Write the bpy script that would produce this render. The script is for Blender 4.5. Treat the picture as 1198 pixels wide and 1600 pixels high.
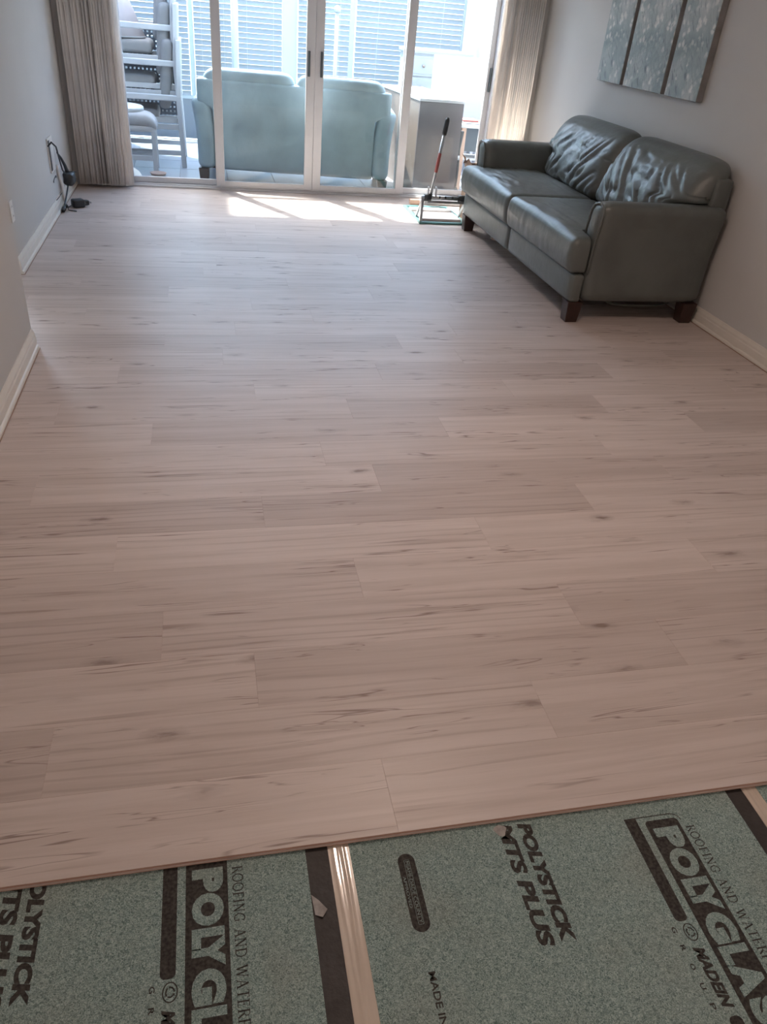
import bpy, bmesh, math, random
from mathutils import Vector, Matrix, noise
random.seed(7)
for o in list(bpy.data.objects): bpy.data.objects.remove(o)
S = bpy.context.scene
COL = S.collection

# ------------------------------------------------------------------ camera
IW, IH, FPX = 1198.0, 1600.0, 1186.98
pit, rol, yaw = 0.585654, 0.0966629, 0.2561124
fw = Vector((math.sin(yaw)*math.cos(pit), math.cos(yaw)*math.cos(pit), -math.sin(pit)))
rt = fw.cross(Vector((0, 0, 1))).normalized(); up = rt.cross(fw)
rx = rt*math.cos(rol) + up*math.sin(rol); ux = -rt*math.sin(rol) + up*math.cos(rol)
cd = bpy.data.cameras.new('camera'); cam = bpy.data.objects.new('camera', cd); COL.objects.link(cam)
cam.matrix_world = Matrix(((rx.x, ux.x, -fw.x, 0), (rx.y, ux.y, -fw.y, 0), (rx.z, ux.z, -fw.z, 1.5), (0, 0, 0, 1)))
cd.sensor_fit = 'VERTICAL'; cd.sensor_height = 36.0; cd.lens = 36.0*FPX/IH
cd.clip_start = 0.02; cd.clip_end = 200
S.camera = cam

# ------------------------------------------------------------------ sky, sun, exposure
SUN_AZ = Vector((-0.50, 0.86, 0)).normalized()
SUN_EL = math.radians(59)
w = bpy.data.worlds.new('sky'); S.world = w; w.use_nodes = True
nt = w.node_tree; bg = nt.nodes['Background']
sk = nt.nodes.new('ShaderNodeTexSky'); sk.sky_type = 'NISHITA'; sk.sun_disc = False
sk.sun_elevation = SUN_EL; sk.sun_rotation = math.atan2(SUN_AZ.x, SUN_AZ.y); sk.air_density = 1.0; sk.dust_density = 1.5
tn = nt.nodes.new('ShaderNodeMix'); tn.data_type = 'RGBA'; tn.blend_type = 'MULTIPLY'; tn.inputs[0].default_value = 1.0
tn.inputs[7].default_value = (1.04, 1.0, 0.92, 1)          # warm white balance
nt.links.new(sk.outputs[0], tn.inputs[6]); nt.links.new(tn.outputs[2], bg.inputs[0]); bg.inputs[1].default_value = 0.50
sd = bpy.data.lights.new('sun', 'SUN'); sd.energy = 4.8; sd.angle = math.radians(1.6); sd.color = (1.0, 0.95, 0.88)
so = bpy.data.objects.new('sun', sd); COL.objects.link(so)
sv = SUN_AZ*math.cos(SUN_EL) + Vector((0, 0, math.sin(SUN_EL)))
so.rotation_euler = sv.to_track_quat('Z', 'Y').to_euler(); so.location = sv*20
S.view_settings.view_transform = 'Standard'; S.view_settings.look = 'None'
S.view_settings.gamma = 1.0; S.view_settings.use_curve_mapping = False
S.view_settings.exposure = 2.4
S.cycles.caustics_reflective = False; S.cycles.caustics_refractive = False
LAMP_STRENGTH = 13.3

# ------------------------------------------------------------------ materials
MATS = {}
def newmat(name):
    m = bpy.data.materials.new(name); m.use_nodes = True
    MATS[name] = m
    return m, m.node_tree, m.node_tree.nodes['Principled BSDF']
def N(t, kind, **kw):
    n = t.nodes.new(kind)
    for k, v in kw.items():
        if k.startswith('i_'): n.inputs[k[2:].replace('_', ' ')].default_value = v
        else: setattr(n, k, v)
    return n
def ramp(t, stops, interp='LINEAR'):
    r = t.nodes.new('ShaderNodeValToRGB'); r.color_ramp.interpolation = interp
    el = r.color_ramp.elements
    while len(el) < len(stops): el.new(0.5)
    for e, (p, c) in zip(el, stops): e.position = p; e.color = (*c, 1) if len(c) == 3 else c
    return r
def mix(t, f, a, b, blend='MIX'):
    m = t.nodes.new('ShaderNodeMix'); m.data_type = 'RGBA'; m.blend_type = blend
    for i, v in ((0, f), (6, a), (7, b)):
        if isinstance(v, (int, float)): m.inputs[i].default_value = v
        elif isinstance(v, tuple): m.inputs[i].default_value = (*v, 1)
        else: t.links.new(v, m.inputs[i])
    return m.outputs[2]
def math_(t, op, a, b=None):
    m = t.nodes.new('ShaderNodeMath'); m.operation = op
    for i, v in enumerate((a, b)):
        if v is None: continue
        if isinstance(v, (int, float)): m.inputs[i].default_value = v
        else: t.links.new(v, m.inputs[i])
    return m.outputs[0]
def simple(name, col, rough=0.6, metal=0.0, var=0.06, scale=12.0, bump=0.0, bscale=80.0, coat=0.0, spec=0.5):
    m, t, b = newmat(name)
    tc = N(t, 'ShaderNodeTexCoord'); no = N(t, 'ShaderNodeTexNoise', i_Scale=scale, i_Detail=4.0)
    t.links.new(tc.outputs['Object'], no.inputs['Vector'])
    r = ramp(t, [(0.3, tuple(c*(1-var) for c in col)), (0.7, tuple(min(1, c*(1+var)) for c in col))])
    t.links.new(no.outputs[0], r.inputs[0]); t.links.new(r.outputs[0], b.inputs['Base Color'])
    b.inputs['Roughness'].default_value = rough; b.inputs['Metallic'].default_value = metal
    b.inputs['Coat Weight'].default_value = coat; b.inputs['Specular IOR Level'].default_value = spec
    if bump:
        n2 = N(t, 'ShaderNodeTexNoise', i_Scale=bscale, i_Detail=3.0); t.links.new(tc.outputs['Object'], n2.inputs['Vector'])
        bm = N(t, 'ShaderNodeBump', i_Strength=bump, i_Distance=0.01)
        t.links.new(n2.outputs[0], bm.inputs['Height']); t.links.new(bm.outputs[0], b.inputs['Normal'])
    return m

def wood_floor():
    m, t, b = newmat('plank_wood')
    tc = N(t, 'ShaderNodeTexCoord'); oi = N(t, 'ShaderNodeObjectInfo')
    off = N(t, 'ShaderNodeCombineXYZ')
    t.links.new(math_(t, 'MULTIPLY', oi.outputs['Random'], 53.0), off.inputs[0])
    t.links.new(math_(t, 'MULTIPLY', oi.outputs['Random'], 171.0), off.inputs[1])
    add = N(t, 'ShaderNodeVectorMath', operation='ADD')
    t.links.new(tc.outputs['Object'], add.inputs[0]); t.links.new(off.outputs[0], add.inputs[1])
    P = add.outputs[0]
    def nz(sx, sy, scale=1.0, detail=5.0, dist=0.0, rough=0.55):
        mp = N(t, 'ShaderNodeMapping'); mp.inputs['Scale'].default_value = (sx, sy, 1)
        t.links.new(P, mp.inputs[0])
        n = N(t, 'ShaderNodeTexNoise', i_Scale=scale, i_Detail=detail, i_Distortion=dist, i_Roughness=rough)
        t.links.new(mp.outputs[0], n.inputs['Vector']); return n.outputs[0]
    tone = ramp(t, [(0.0, (0.545, 0.462, 0.428)), (0.35, (0.600, 0.515, 0.480)), (1.0, (0.650, 0.562, 0.525))])
    t.links.new(oi.outputs['Random'], tone.inputs[0])
    c = tone.outputs[0]
    g = ramp(t, [(0.30, (0.86, 0.84, 0.82)), (0.60, (1.03, 1.03, 1.03))]); t.links.new(nz(1.0, 20, 1, 7, 0.5, 0.62), g.inputs[0])
    c = mix(t, 1.0, c, g.outputs[0], 'MULTIPLY')
    # cathedral figure: thin warped rings in some places
    mp = N(t, 'ShaderNodeMapping'); mp.inputs['Scale'].default_value = (0.7, 6.0, 1); t.links.new(P, mp.inputs[0])
    wv = N(t, 'ShaderNodeTexWave', wave_type='BANDS', bands_direction='Y', i_Scale=1.6, i_Distortion=9.0, i_Detail=2.5)
    wv.inputs['Detail Scale'].default_value = 0.6
    t.links.new(mp.outputs[0], wv.inputs[0])
    wr = ramp(t, [(0.0, (0.80, 0.77, 0.75)), (0.28, (1, 1, 1))]); t.links.new(wv.outputs[0], wr.inputs[0])
    wg = ramp(t, [(0.47, (0, 0, 0)), (0.62, (1, 1, 1))]); t.links.new(nz(0.8, 4.0, 1, 1), wg.inputs[0])
    c = mix(t, math_(t, 'MULTIPLY', wg.outputs[0], 0.75), c, mix(t, 1.0, c, wr.outputs[0], 'MULTIPLY'))
    # soft brown streaks and hair cracks along the grain
    st = ramp(t, [(0.57, (0, 0, 0)), (0.70, (1, 1, 1))]); t.links.new(nz(1.3, 34, 1, 5, 0.8, 0.6), st.inputs[0])
    gate = ramp(t, [(0.46, (0, 0, 0)), (0.60, (1, 1, 1))]); t.links.new(nz(1.1, 4.5, 1, 1), gate.inputs[0])
    c = mix(t, math_(t, 'MULTIPLY', math_(t, 'MULTIPLY', st.outputs[0], gate.outputs[0]), 0.68), c, (0.31, 0.225, 0.19))
    hv = nz(0.9, 17, 1, 3, 1.2, 0.5)
    hc = ramp(t, [(0.487, (0, 0, 0)), (0.4985, (1, 1, 1)), (0.5015, (1, 1, 1)), (0.513, (0, 0, 0))]); t.links.new(hv, hc.inputs[0])
    hg = ramp(t, [(0.49, (0, 0, 0)), (0.58, (1, 1, 1))]); t.links.new(nz(2.2, 7.0, 1, 2), hg.inputs[0])
    c = mix(t, math_(t, 'MULTIPLY', math_(t, 'MULTIPLY', hc.outputs[0], hg.outputs[0]), 0.85), c, (0.23, 0.155, 0.13))
    # knots with feathered rims
    mk = N(t, 'ShaderNodeMapping'); mk.inputs['Scale'].default_value = (2.4, 6.5, 1); t.links.new(P, mk.inputs[0])
    vo = N(t, 'ShaderNodeTexVoronoi', i_Scale=1.0, voronoi_dimensions='2D'); t.links.new(mk.outputs[0], vo.inputs['Vector'])
    kn = math_(t, 'MULTIPLY', math_(t, 'SUBTRACT', nz(14, 40, 1, 4), 0.5), 0.30)
    kd = math_(t, 'ADD', vo.outputs['Distance'], kn)
    kr = ramp(t, [(0.015, (1, 1, 1)), (0.07, (0.35, 0.35, 0.35)), (0.16, (0, 0, 0))]); t.links.new(kd, kr.inputs[0])
    sx = N(t, 'ShaderNodeSeparateColor'); t.links.new(vo.outputs['Color'], sx.inputs[0])
    kg = math_(t, 'MULTIPLY', math_(t, 'GREATER_THAN', sx.outputs[0], 0.60), sx.outputs[1])
    c = mix(t, math_(t, 'MULTIPLY', math_(t, 'MULTIPLY', kr.outputs[0], kg), 1.0), c, (0.22, 0.155, 0.13))
    # side faces: fibreboard core
    ge = N(t, 'ShaderNodeNewGeometry'); sp = N(t, 'ShaderNodeSeparateXYZ'); t.links.new(ge.outputs['True Normal'], sp.inputs[0])
    side = math_(t, 'LESS_THAN', sp.outputs[2], 0.35)
    c = mix(t, side, c, (0.56, 0.35, 0.28))
    t.links.new(c, b.inputs['Base Color'])
    b.inputs['Roughness'].default_value = 0.42
    bp = N(t, 'ShaderNodeBump', i_Strength=0.16, i_Distance=0.004)
    t.links.new(nz(3, 90, 1, 4, 0.3), bp.inputs['Height']); t.links.new(bp.outputs[0], b.inputs['Normal'])
    return m
wood_floor()

def leather(name, col):
    m, t, b = newmat(name)
    tc = N(t, 'ShaderNodeTexCoord')
    n1 = N(t, 'ShaderNodeTexNoise', i_Scale=5.0, i_Detail=5.0); t.links.new(tc.outputs['Object'], n1.inputs['Vector'])
    r = ramp(t, [(0.3, tuple(c*0.86 for c in col)), (0.7, tuple(c*1.12 for c in col))]); t.links.new(n1.outputs[0], r.inputs[0])
    t.links.new(r.outputs[0], b.inputs['Base Color']); b.inputs['Roughness'].default_value = 0.36
    v = N(t, 'ShaderNodeTexVoronoi', i_Scale=260.0); t.links.new(tc.outputs['Object'], v.inputs['Vector'])
    n2 = N(t, 'ShaderNodeTexNoise', i_Scale=22.0, i_Detail=3.0); t.links.new(tc.outputs['Object'], n2.inputs['Vector'])
    bp = N(t, 'ShaderNodeBump', i_Strength=0.12, i_Distance=0.003); t.links.new(v.outputs[0], bp.inputs['Height'])
    b2 = N(t, 'ShaderNodeBump', i_Strength=0.25, i_Distance=0.01); t.links.new(n2.outputs[0], b2.inputs['Height'])
    t.links.new(bp.outputs[0], b2.inputs['Normal']); t.links.new(b2.outputs[0], b.inputs['Normal'])
leather('leather', (0.120, 0.132, 0.126))
leather('leather_hazed', (0.30, 0.41, 0.47))  # paler leather copy with glare haze painted into its colour

def membrane():
    m, t, b = newmat('membrane')
    tc = N(t, 'ShaderNodeTexCoord')
    n1 = N(t, 'ShaderNodeTexNoise', i_Scale=210.0, i_Detail=3.0, i_Roughness=0.6, i_Distortion=2.0); t.links.new(tc.outputs['Object'], n1.inputs['Vector'])
    r = ramp(t, [(0.38, (0.115, 0.175, 0.168)), (0.5, (0.265, 0.355, 0.338)), (0.62, (0.42, 0.52, 0.505))]); t.links.new(n1.outputs[0], r.inputs[0])
    n2 = N(t, 'ShaderNodeTexNoise', i_Scale=4.0, i_Detail=3.0); t.links.new(tc.outputs['Object'], n2.inputs['Vector'])
    r2 = ramp(t, [(0.5, (0, 0, 0)), (0.75, (1, 1, 1))]); t.links.new(n2.outputs[0], r2.inputs[0])
    c = mix(t, math_(t, 'MULTIPLY', r2.outputs[0], 0.35), r.outputs[0], (0.30, 0.29, 0.25))
    t.links.new(c, b.inputs['Base Color']); b.inputs['Roughness'].default_value = 0.9; b.inputs['Specular IOR Level'].default_value = 0.2
    n3 = N(t, 'ShaderNodeTexNoise', i_Scale=55.0, i_Detail=5.0, i_Distortion=1.2); t.links.new(tc.outputs['Object'], n3.inputs['Vector'])
    bp = N(t, 'ShaderNodeBump', i_Strength=1.0, i_Distance=0.006); t.links.new(n3.outputs[0], bp.inputs['Height']); t.links.new(bp.outputs[0], b.inputs['Normal'])
membrane()
def ink():
    m, t, b = newmat('ink')
    tc = N(t, 'ShaderNodeTexCoord')
    n1 = N(t, 'ShaderNodeTexNoise', i_Scale=150.0, i_Detail=4.0); t.links.new(tc.outputs['Object'], n1.inputs['Vector'])
    r = ramp(t, [(0.35, (0.032, 0.030, 0.029)), (0.7, (0.085, 0.078, 0.072))]); t.links.new(n1.outputs[0], r.inputs[0])
    t.links.new(r.outputs[0], b.inputs['Base Color']); b.inputs['Roughness'].default_value = 0.85; b.inputs['Specular IOR Level'].default_value = 0.2
ink()
def glass():
    m, t, b = newmat('glass')
    out = t.nodes['Material Output']
    tr = N(t, 'ShaderNodeBsdfTransparent'); tr.inputs[0].default_value = (0.93, 0.97, 0.97, 1)
    gl = N(t, 'ShaderNodeBsdfGlossy', i_Roughness=0.02)
    tl = N(t, 'ShaderNodeBsdfTranslucent'); tl.inputs[0].default_value = (0.85, 0.95, 1.0, 1)
    ge = N(t, 'ShaderNodeNewGeometry'); dt = N(t, 'ShaderNodeVectorMath', operation='DOT_PRODUCT')
    t.links.new(ge.outputs['Incoming'], dt.inputs[0]); t.links.new(ge.outputs['Normal'], dt.inputs[1])
    cosv = math_(t, 'ABSOLUTE', dt.outputs['Value'])
    fr = math_(t, 'ADD', math_(t, 'MULTIPLY', math_(t, 'POWER', math_(t, 'SUBTRACT', 1.0, cosv), 5.0), 0.9), 0.035)
    m1 = N(t, 'ShaderNodeMixShader'); t.links.new(fr, m1.inputs[0]); t.links.new(tr.outputs[0], m1.inputs[1]); t.links.new(gl.outputs[0], m1.inputs[2])
    m2 = N(t, 'ShaderNodeMixShader'); m2.inputs[0].default_value = 0.035    # pale haze mixed into the pane, imitating glare
    tc = N(t, 'ShaderNodeTexCoord'); no = N(t, 'ShaderNodeTexNoise', i_Scale=2.5, i_Detail=3.0); t.links.new(tc.outputs['Object'], no.inputs['Vector'])
    rr = ramp(t, [(0.3, (0.004, 0.004, 0.004)), (0.8, (0.010, 0.010, 0.010))]); t.links.new(no.outputs[0], rr.inputs[0]); t.links.new(rr.outputs[0], m2.inputs[0])
    t.links.new(m1.outputs[0], m2.inputs[1]); t.links.new(tl.outputs[0], m2.inputs[2]); t.links.new(m2.outputs[0], out.inputs[0])
glass()
def fabric(name, col, trans=0.25):
    m, t, b = newmat(name)
    out = t.nodes['Material Output']
    tc = N(t, 'ShaderNodeTexCoord'); oi = N(t, 'ShaderNodeObjectInfo')
    mp = N(t, 'ShaderNodeMapping'); mp.inputs['Scale'].default_value = (300, 300, 8); t.links.new(tc.outputs['Object'], mp.inputs[0])
    no = N(t, 'ShaderNodeTexNoise', i_Scale=1.0, i_Detail=3.0); t.links.new(mp.outputs[0], no.inputs['Vector'])
    r = ramp(t, [(0.3, tuple(c*0.85 for c in col)), (0.7, tuple(min(1, c*1.1) for c in col))]); t.links.new(no.outputs[0], r.inputs[0])
    rr = ramp(t, [(0, (0.92, 0.92, 0.92)), (1, (1.10, 1.07, 1.05))]); t.links.new(oi.outputs['Random'], rr.inputs[0])
    c = mix(t, 1.0, r.outputs[0], rr.outputs[0], 'MULTIPLY')
    t.links.new(c, b.inputs['Base Color']); b.inputs['Roughness'].default_value = 0.8; b.inputs['Specular IOR Level'].default_value = 0.2
    tl = N(t, 'ShaderNodeBsdfTranslucent'); t.links.new(c, tl.inputs[0])
    ms = N(t, 'ShaderNodeMixShader'); ms.inputs[0].default_value = trans
    t.links.new(b.outputs[0], ms.inputs[1]); t.links.new(tl.outputs[0], ms.inputs[2]); t.links.new(ms.outputs[0], out.inputs[0])
fabric('vane_fabric', (0.86, 0.825, 0.79), 0.32)
fabric('slat_vinyl', (0.30, 0.34, 0.37), 0.10)

def painting():
    m, t, b = newmat('blossom_painting')
    tc = N(t, 'ShaderNodeTexCoord')
    mp = N(t, 'ShaderNodeMapping'); mp.inputs['Rotation'].default_value = (0.5, 0, 0); t.links.new(tc.outputs['Object'], mp.inputs[0])
    n1 = N(t, 'ShaderNodeTexNoise', i_Scale=5.0, i_Detail=5.0); t.links.new(mp.outputs[0], n1.inputs['Vector'])
    r1 = ramp(t, [(0.30, (0.20, 0.255, 0.27)), (0.46, (0.32, 0.365, 0.375)), (0.60, (0.43, 0.455, 0.455)), (0.8, (0.52, 0.53, 0.52))]); t.links.new(n1.outputs[0], r1.inputs[0])
    m0 = N(t, 'ShaderNodeMapping'); m0.inputs['Rotation'].default_value = (0.55, 0, 0); t.links.new(tc.outputs['Object'], m0.inputs[0])
    m2 = N(t, 'ShaderNodeMapping'); m2.inputs['Scale'].default_value = (1, 48, 9); t.links.new(m0.outputs[0], m2.inputs[0])
    n2 = N(t, 'ShaderNodeTexNoise', i_Scale=1.0, i_Detail=4.0, i_Distortion=0.8); t.links.new(m2.outputs[0], n2.inputs['Vector'])
    r2 = ramp(t, [(0.57, (0, 0, 0)), (0.66, (1, 1, 1))]); t.links.new(n2.outputs[0], r2.inputs[0])
    c = mix(t, math_(t, 'MULTIPLY', r2.outputs[0], 0.65), r1.outputs[0], (0.11, 0.135, 0.15))
    v = N(t, 'ShaderNodeTexVoronoi', i_Scale=21.0); t.links.new(mp.outputs[0], v.inputs['Vector'])
    n3 = N(t, 'ShaderNodeTexNoise', i_Scale=70.0, i_Detail=3.0); t.links.new(tc.outputs['Object'], n3.inputs['Vector'])
    d = math_(t, 'ADD', v.outputs['Distance'], math_(t, 'MULTIPLY', math_(t, 'SUBTRACT', n3.outputs[0], 0.5), 0.7))
    r3 = ramp(t, [(0.20, (0.85, 0.85, 0.85)), (0.44, (0, 0, 0))]); t.links.new(d, r3.inputs[0])
    n4 = N(t, 'ShaderNodeTexNoise', i_Scale=6.0, i_Detail=2.0); t.links.new(tc.outputs['Object'], n4.inputs['Vector'])
    r4 = ramp(t, [(0.34, (0, 0, 0)), (0.52, (1, 1, 1))]); t.links.new(n4.outputs[0], r4.inputs[0])
    c = mix(t, math_(t, 'MULTIPLY', r3.outputs[0], r4.outputs[0]), c, (0.72, 0.70, 0.66))
    t.links.new(c, b.inputs['Base Color']); b.inputs['Roughness'].default_value = 0.55
    bp = N(t, 'ShaderNodeBump', i_Strength=0.5, i_Distance=0.004); t.links.new(d, bp.inputs['Height']); t.links.new(bp.outputs[0], b.inputs['Normal'])
painting()
def emis(name, col, s):
    m, t, b = newmat(name); b.inputs['Base Color'].default_value = (0.9, 0.88, 0.82, 1)
    b.inputs['Emission Color'].default_value = (*col, 1); b.inputs['Emission Strength'].default_value = s
emis('lamp_glass', (1.0, 0.78, 0.655), LAMP_STRENGTH)
simple('concrete', (0.30, 0.28, 0.26), 0.9, var=0.15, bump=0.3)
simple('wall_paint', (0.575, 0.565, 0.555), 0.85, var=0.015, scale=3, bump=0.05, bscale=160)
simple('ceiling_paint', (0.82, 0.81, 0.79), 0.9, var=0.01)
simple('trim_paint', (0.74, 0.695, 0.635), 0.42, var=0.03)
simple('shoe_wood', (0.34, 0.22, 0.16), 0.6)
simple('aluminium_white', (0.66, 0.67, 0.70), 0.38, var=0.02)
simple('dark_plastic', (0.035, 0.040, 0.045), 0.4)
simple('handle_grey', (0.10, 0.125, 0.14), 0.4)
simple('leg_wood', (0.034, 0.014, 0.011), 0.35, var=0.25, scale=30)
simple('black_bitumen', (0.040, 0.034, 0.033), 0.6, var=0.2, scale=40, bump=0.2)
simple('film', (0.62, 0.53, 0.45), 0.16, var=0.06, coat=1.0)
simple('paper_mark', (0.40, 0.38, 0.37), 0.9, var=0.25, scale=60)
simple('canvas_edge', (0.26, 0.25, 0.245), 0.8, var=0.2, scale=10)
simple('white_plastic', (0.80, 0.79, 0.77), 0.35, var=0.01)
simple('tile', (0.30, 0.325, 0.37), 0.3, var=0.04, scale=4)
simple('grout', (0.30, 0.31, 0.33), 0.9)
simple('stucco', (0.42, 0.42, 0.46), 0.9, var=0.03, bump=0.3, bscale=60)
simple('porch_frame', (0.50, 0.56, 0.60), 0.5, var=0.02)
simple('knee_wall', (0.20, 0.23, 0.26), 0.8)
simple('chair_white', (0.58, 0.575, 0.57), 0.45, var=0.02)
simple('cushion_grey', (0.29, 0.28, 0.275), 0.9, var=0.08, bump=0.2)
simple('cushion_pale', (0.46, 0.44, 0.43), 0.9, var=0.05, bump=0.2)
simple('woven_dark', (0.10, 0.125, 0.155), 0.8, var=0.1)
simple('woven_light', (0.42, 0.46, 0.50), 0.8, var=0.1)
simple('shade_fabric', (0.46, 0.39, 0.37), 0.9, var=0.04)
simple('oak_veneer', (0.15, 0.118, 0.098), 0.5, var=0.08, scale=6)
simple('grey_board', (0.155, 0.138, 0.148), 0.5, var=0.10, scale=3)
simple('white_lacquer', (0.62, 0.64, 0.67), 0.35, var=0.02)
simple('dresser_paint', (0.34, 0.38, 0.415), 0.4, var=0.02)
simple('brass', (0.38, 0.30, 0.25), 0.35, metal=0.7)
simple('steel', (0.46, 0.48, 0.50), 0.28, metal=0.85)
simple('green_steel', (0.13, 0.30, 0.31), 0.4, metal=0.3, var=0.1)
simple('red_label', (0.42, 0.10, 0.09), 0.5)
simple('pale_wood', (0.62, 0.43, 0.34), 0.6)
simple('cardboard', (0.23, 0.155, 0.115), 0.85, var=0.1)
simple('wire_grey', (0.36, 0.38, 0.34), 0.6)
simple('ceramic', (0.80, 0.76, 0.68), 0.4)
simple('terracotta', (0.42, 0.30, 0.25), 0.7)
simple('ground_pale', (0.30, 0.30, 0.27), 0.9, var=0.1, scale=2)

# ------------------------------------------------------------------ geometry helpers
def link(name, me, mat=None, parent=None):
    o = bpy.data.objects.new(name, me); COL.objects.link(o)
    if mat and me is not None:
        if len(me.materials) == 0: me.materials.append(MATS[mat])
    if parent: o.parent = parent
    return o
def tag(o, label=None, cat=None, group=None, kind=None):
    if label: o['label'] = label
    if cat: o['category'] = cat
    if group: o['group'] = group
    if kind: o['kind'] = kind
    return o
def thing(name, label, cat, loc=(0, 0, 0), rz=0.0, group=None):
    o = bpy.data.objects.new(name, None); COL.objects.link(o); o.empty_display_size = 0.1
    o.location = loc; o.rotation_euler = (0, 0, rz)
    return tag(o, label, cat, group)
class MB:
    """collects shapes into one mesh"""
    def __init__(s): s.v = []; s.f = []
    def add(s, vs, fs):
        n = len(s.v); s.v += [tuple(v) for v in vs]; s.f += [tuple(i+n for i in f) for f in fs]; return s
    def box(s, x0, x1, y0, y1, z0, z1):
        return s.add([(x, y, z) for x in (x0, x1) for y in (y0, y1) for z in (z0, z1)],
                     [(0, 1, 3, 2), (4, 6, 7, 5), (0, 4, 5, 1), (2, 3, 7, 6), (0, 2, 6, 4), (1, 5, 7, 3)])
    def bar(s, a, b, w, h=None, upv=(0, 0, 1)):
        a, b = Vector(a), Vector(b); h = h or w
        d = (b-a).normalized(); u = Vector(upv)
        if abs(d.dot(u)) > 0.95: u = Vector((0, 1, 0))
        r = d.cross(u).normalized(); u = r.cross(d)
        vs = [p + r*(sx*w/2) + u*(sy*h/2) for p in (a, b) for sx, sy in ((-1, -1), (1, -1), (1, 1), (-1, 1))]
        return s.add(vs, [(3, 2, 1, 0), (4, 5, 6, 7), (0, 1, 5, 4), (1, 2, 6, 5), (2, 3, 7, 6), (3, 0, 4, 7)])
    def tube(s, pts, r, n=8, close=True):
        pts = [Vector(p) for p in pts]; rs = r if isinstance(r, (list, tuple)) else [r]*len(pts)
        vs = []; fs = []
        prev = None
        for i, p in enumerate(pts):
            d = (pts[min(i+1, len(pts)-1)] - pts[max(i-1, 0)]).normalized()
            if prev is None:
                u = Vector((0, 0, 1)) if abs(d.z) < 0.9 else Vector((1, 0, 0))
                prev = d.cross(u).normalized()
            prev = (prev - d*prev.dot(d)).normalized(); q = d.cross(prev)
            for k in range(n):
                a = 2*math.pi*k/n; vs.append(p + (prev*math.cos(a) + q*math.sin(a))*rs[i])
        for i in range(len(pts)-1):
            for k in range(n):
                fs.append((i*n+k, i*n+(k+1) % n, (i+1)*n+(k+1) % n, (i+1)*n+k))
        if close: fs.append(tuple(reversed(range(n)))); fs.append(tuple(range((len(pts)-1)*n, len(pts)*n)))
        return s.add(vs, fs)
    def lathe(s, prof, c=(0, 0, 0), n=32):
        vs = []; fs = []
        for r, z in prof:
            for k in range(n):
                a = 2*math.pi*k/n; vs.append((c[0]+r*math.cos(a), c[1]+r*math.sin(a), c[2]+z))
        for i in range(len(prof)-1):
            for k in range(n): fs.append((i*n+k, i*n+(k+1) % n, (i+1)*n+(k+1) % n, (i+1)*n+k))
        if prof[0][0] > 1e-5: fs.append(tuple(reversed(range(n))))
        if prof[-1][0] > 1e-5: fs.append(tuple(range((len(prof)-1)*n, len(prof)*n)))
        return s.add(vs, fs)
    def rbox(s, x0, x1, y0, y1, z0, z1, r=0.03, n=(12, 8, 6), fn=None):
        """rounded, subdivided box; fn(p) may reshape each point"""
        c = Vector(((x0+x1)/2, (y0+y1)/2, (z0+z1)/2)); h = Vector(((x1-x0)/2, (y1-y0)/2, (z1-z0)/2))
        r = min(r, *h)*0.999
        idx = {}; vs = []; fs = []
        def coord(i, k):      # denser near the edges
            t = 2*i/n[k]-1
            return math.copysign(abs(t)**0.75, t)*h[k]
        def vid(i, j, k):
            key = (i, j, k)
            if key not in idx:
                p = Vector((coord(i, 0), coord(j, 1), coord(k, 2)))
                q = Vector([max(-(h[a]-r), min(h[a]-r, p[a])) for a in range(3)])
                d = p-q
                if d.length > 1e-9: p = q + d.normalized()*r
                p = p + c
                if fn: p = fn(p)
                idx[key] = len(vs); vs.append(p)
            return idx[key]
        for i in range(n[0]):
            for j in range(n[1]):
                fs.append((vid(i, j, 0), vid(i, j+1, 0), vid(i+1, j+1, 0), vid(i+1, j, 0)))
                fs.append((vid(i, j, n[2]), vid(i+1, j, n[2]), vid(i+1, j+1, n[2]), vid(i, j+1, n[2])))
        for i in range(n[0]):
            for k in range(n[2]):
                fs.append((vid(i, 0, k), vid(i+1, 0, k), vid(i+1, 0, k+1), vid(i, 0, k+1)))
                fs.append((vid(i, n[1], k), vid(i, n[1], k+1), vid(i+1, n[1], k+1), vid(i+1, n[1], k)))
        for j in range(n[1]):
            for k in range(n[2]):
                fs.append((vid(0, j, k), vid(0, j, k+1), vid(0, j+1, k+1), vid(0, j+1, k)))
                fs.append((vid(n[0], j, k), vid(n[0], j+1, k), vid(n[0], j+1, k+1), vid(n[0], j, k+1)))
        return s.add(vs, fs)
    def mesh(s, name, smooth=False):
        me = bpy.data.meshes.new(name); me.from_pydata(s.v, [], s.f); me.validate(); me.update()
        bm = bmesh.new(); bm.from_mesh(me); bmesh.ops.recalc_face_normals(bm, faces=bm.faces); bm.to_mesh(me); bm.free()
        if smooth:
            for p in me.polygons: p.use_smooth = True
        return me
    def build(s, name, mat, parent=None, smooth=False, bevel=0.0, loc=None):
        o = link(name, s.mesh(name, smooth), mat, parent)
        if bevel:
            b = o.modifiers.new('bevel', 'BEVEL'); b.width = bevel; b.segments = 2; b.limit_method = 'ANGLE'
        if loc: o.location = loc
        return o
def struct(name, mb, mat, label=None, cat=None, parent=None, bevel=0.0, smooth=False):
    o = mb.build(name, mat, parent, smooth, bevel)
    if parent is None: o['kind'] = 'structure'
    if label: o['label'] = label
    if cat and parent is None: o['category'] = cat
    return o
def dup(root, loc=None, rz=None):
    r = root.copy(); COL.objects.link(r)
    if loc is not None: r.location = loc
    if rz is not None: r.rotation_euler = (0, 0, rz)
    for ch in root.children:
        c = ch.copy(); COL.objects.link(c); c.parent = r
        for g in ch.children:
            d = g.copy(); COL.objects.link(d); d.parent = c
    return r

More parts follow.
